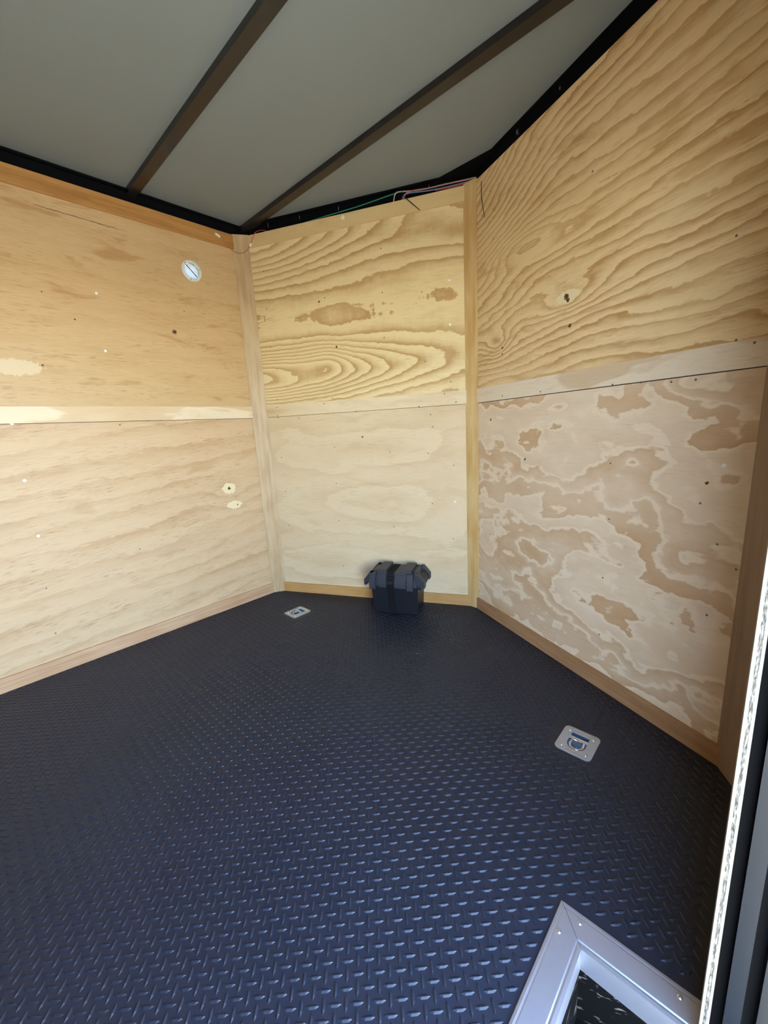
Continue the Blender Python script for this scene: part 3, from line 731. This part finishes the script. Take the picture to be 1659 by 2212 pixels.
for x0, x1, y0, y1 in ((SX0-.006, SX0-.002, SY1, SY0), (SX0-.006, SX1+.02, SY0+.002, SY0+.006), (SX0-.006, SX1+.02, SY1-.006, SY1-.002)): box(bm, x0, x1, y0, y1, WZ, -.053)
bm_obj('well_side', bm, M_WELL, sw, I4)
bm = bmesh.new(); box(bm, SX0-.006, SX1+.08, SY1-.006, SY0+.006, WZ-.006, WZ); tread = bm_obj('tread', bm, M_WELL, sw, I4)
VV, FF = [], []
for i in range(12):
    for j in range(32):
        for k in (0, 1):
            x = SX0+.02+PX*(i+.5*k); y = SY1+.02+PX*(j+.5*k); a = math.pi/4 if k else -math.pi/4
            if x > SX1+.06 or y > SY0-.015: continue
            c, s_ = math.cos(a), math.sin(a); n0 = len(VV)
            VV += [(x+px*c-py*s_, y+px*s_+py*c, WZ+z) for px, py, z in BV]; FF += [tuple(n0+t_ for t_ in f) for f in BF]
tag(mesh_obj('tread_pattern', VV, FF, M_WORN_GLINT, tread), kind='stuff')
bm = bmesh.new(); box(bm, HW+.0, HW+.10, DY1, DY0, -.26, -.207); struct(bm_obj('trim_9', bm, M_JAMB), 'metal sill under the door step')

# ------------------------------------------------------------------ loose wiring along the top
wr = empty('marker_wire', wall_pt(F_L, (470, 508), .012) and Matrix.Translation(wall_pt(F_L, (470, 508), .012)))
tag(wr, 'thin copper brown wire drooping across the left corner board', 'wire')
Lp = [wall_pt(F_L, q, .015) for q in [(470, 508), (478, 514), (490, 527), (502, 541)]]
cb = frame(tuple(Lc+bk*S1), tuple((Lc+dl*S1)-(Lc+bk*S1)))
Tp = [wall_pt(cb, q, .008) for q in [(515, 547), (527, 546), (536, 537)]]
Np = [wall_pt(F_NL, q, .010) for q in [(541, 529), (549, 507)]]
Rp = [wall_pt(F_NL, q, .002) for q in [(553, 501), (565, 497), (577, 500)]]
wire('lead', Lp+Tp+Np[:1], .0020, M_ORANGE, wr)
wire('lead', Np+Rp+[wall_pt(F_NL, (583, 503), -.012)], .0020, M_RED, wr)
def block(name, c, d, L, r, mat, parent):
    d = d.normalized(); V, Fc = tube_data([c-d*L/2, c-d*L*.3, c+d*L*.3, c+d*L/2], r, 8); return mesh_obj(name, V, Fc, mat, parent)
block('connector', Lp[0]+Vector((0, 0, .0)), Lp[0]-Lp[1], .030, .0058, M_WHITE, wr)
block('connector', Np[0], Np[1]-Np[0], .018, .0055, M_WHITE, wr)
def rail_wire(name, pts, mat, label, r=.0026, off=.000, cat='wire', grp=None):
    o = wire(name, [wall_pt(F_NL, q, off+(o2 if o2 is not None else 0)) for (q, o2) in pts], r, mat)
    return tag(o, label, cat, grp)
rail_wire('green_wire', [((650, 484), -.010), ((690, 471), -.006), ((770, 447), -.004), ((853, 418), -.004), ((872, 414), -.004)], M_GREEN, 'thin green wire strung along the black rail')
hn = empty('wiring_harness', Matrix.Translation(wall_pt(F_NL, (930, 409), 0))); tag(hn, 'bundle of beige, blue, pink and red wires on the rail at the nose tip', 'wiring')
def harness_wire(name, pts, mat, r=.0030): return wire(name, [wall_pt(F_NL, q, o2) for q, o2 in pts], r, mat, hn)
harness_wire('beige_lead', [((850, 440), -.008), ((851, 430), -.002), ((854, 419), -.002), ((864, 414), -.002), ((905, 411), -.003), ((960, 398), -.003), ((1028, 383), -.004)], M_BEIGE)
harness_wire('blue_lead', [((871, 438), -.008), ((870, 427), .0), ((880, 418), .002), ((930, 411), .002), ((985, 399), .001), ((1031, 387), -.002)], M_BLUE)
harness_wire('pink_lead', [((875, 438), -.008), ((873, 425), .006), ((884, 414), .007), ((932, 405), .007), ((985, 393), .006), ((1031, 384), .002)], M_PINK)
harness_wire('red_lead', [((940, 411), -.002), ((985, 402), .004), ((1015, 393), .004), ((1033, 389), .0)], M_RED, .0028)
def tie(F, q0, q1, label, loop):
    a, b = wall_pt(F, q0, .010), wall_pt(F, q1, .022); t = empty('cable_tie', Matrix.Translation(a)); tag(t, label, 'cable tie', 'black cable ties')
    d = (b-a); n_ = d.cross(Vector((0, 0, 1))); s_ = Vector((F[0][0], F[1][0], F[2][0])); w = d.cross(Vector((-F[0][1], -F[1][1], -F[2][1]))).normalized()
    bm = bmesh.new(); th = Vector((-F[0][1], -F[1][1], -F[2][1]))*.0012
    P = [a-w*.0022, a+w*.0022, b+w*.0015, b-w*.0015]; vs = [bm.verts.new(p) for p in P]+[bm.verts.new(p+th) for p in P]
    for f in ((0,1,2,3),(7,6,5,4),(0,4,5,1),(1,5,6,2),(2,6,7,3),(3,7,4,0)): bm.faces.new([vs[i] for i in f])
    bm_obj('tail', bm, M_TIE, t)
    lp = [wall_pt(F, q, o_) for q, o_ in loop]; V, Fc = tube_data(lp, .0016, 6); mesh_obj('loop', V, Fc, M_TIE, t, None, True)
tie(F_NL, (879, 430), (907, 454), 'black cable tie tail slanting over the nose top board', [((879, 430), .010), ((872, 424), .012), ((869, 412), .008), ((874, 408), -.004)])
tie(F_NR, (1040, 424), (1047, 470), 'black cable tie tail hanging beside the tip corner board', [((1040, 424), .010), ((1040, 402), .006), ((1040, 378), -.010)])
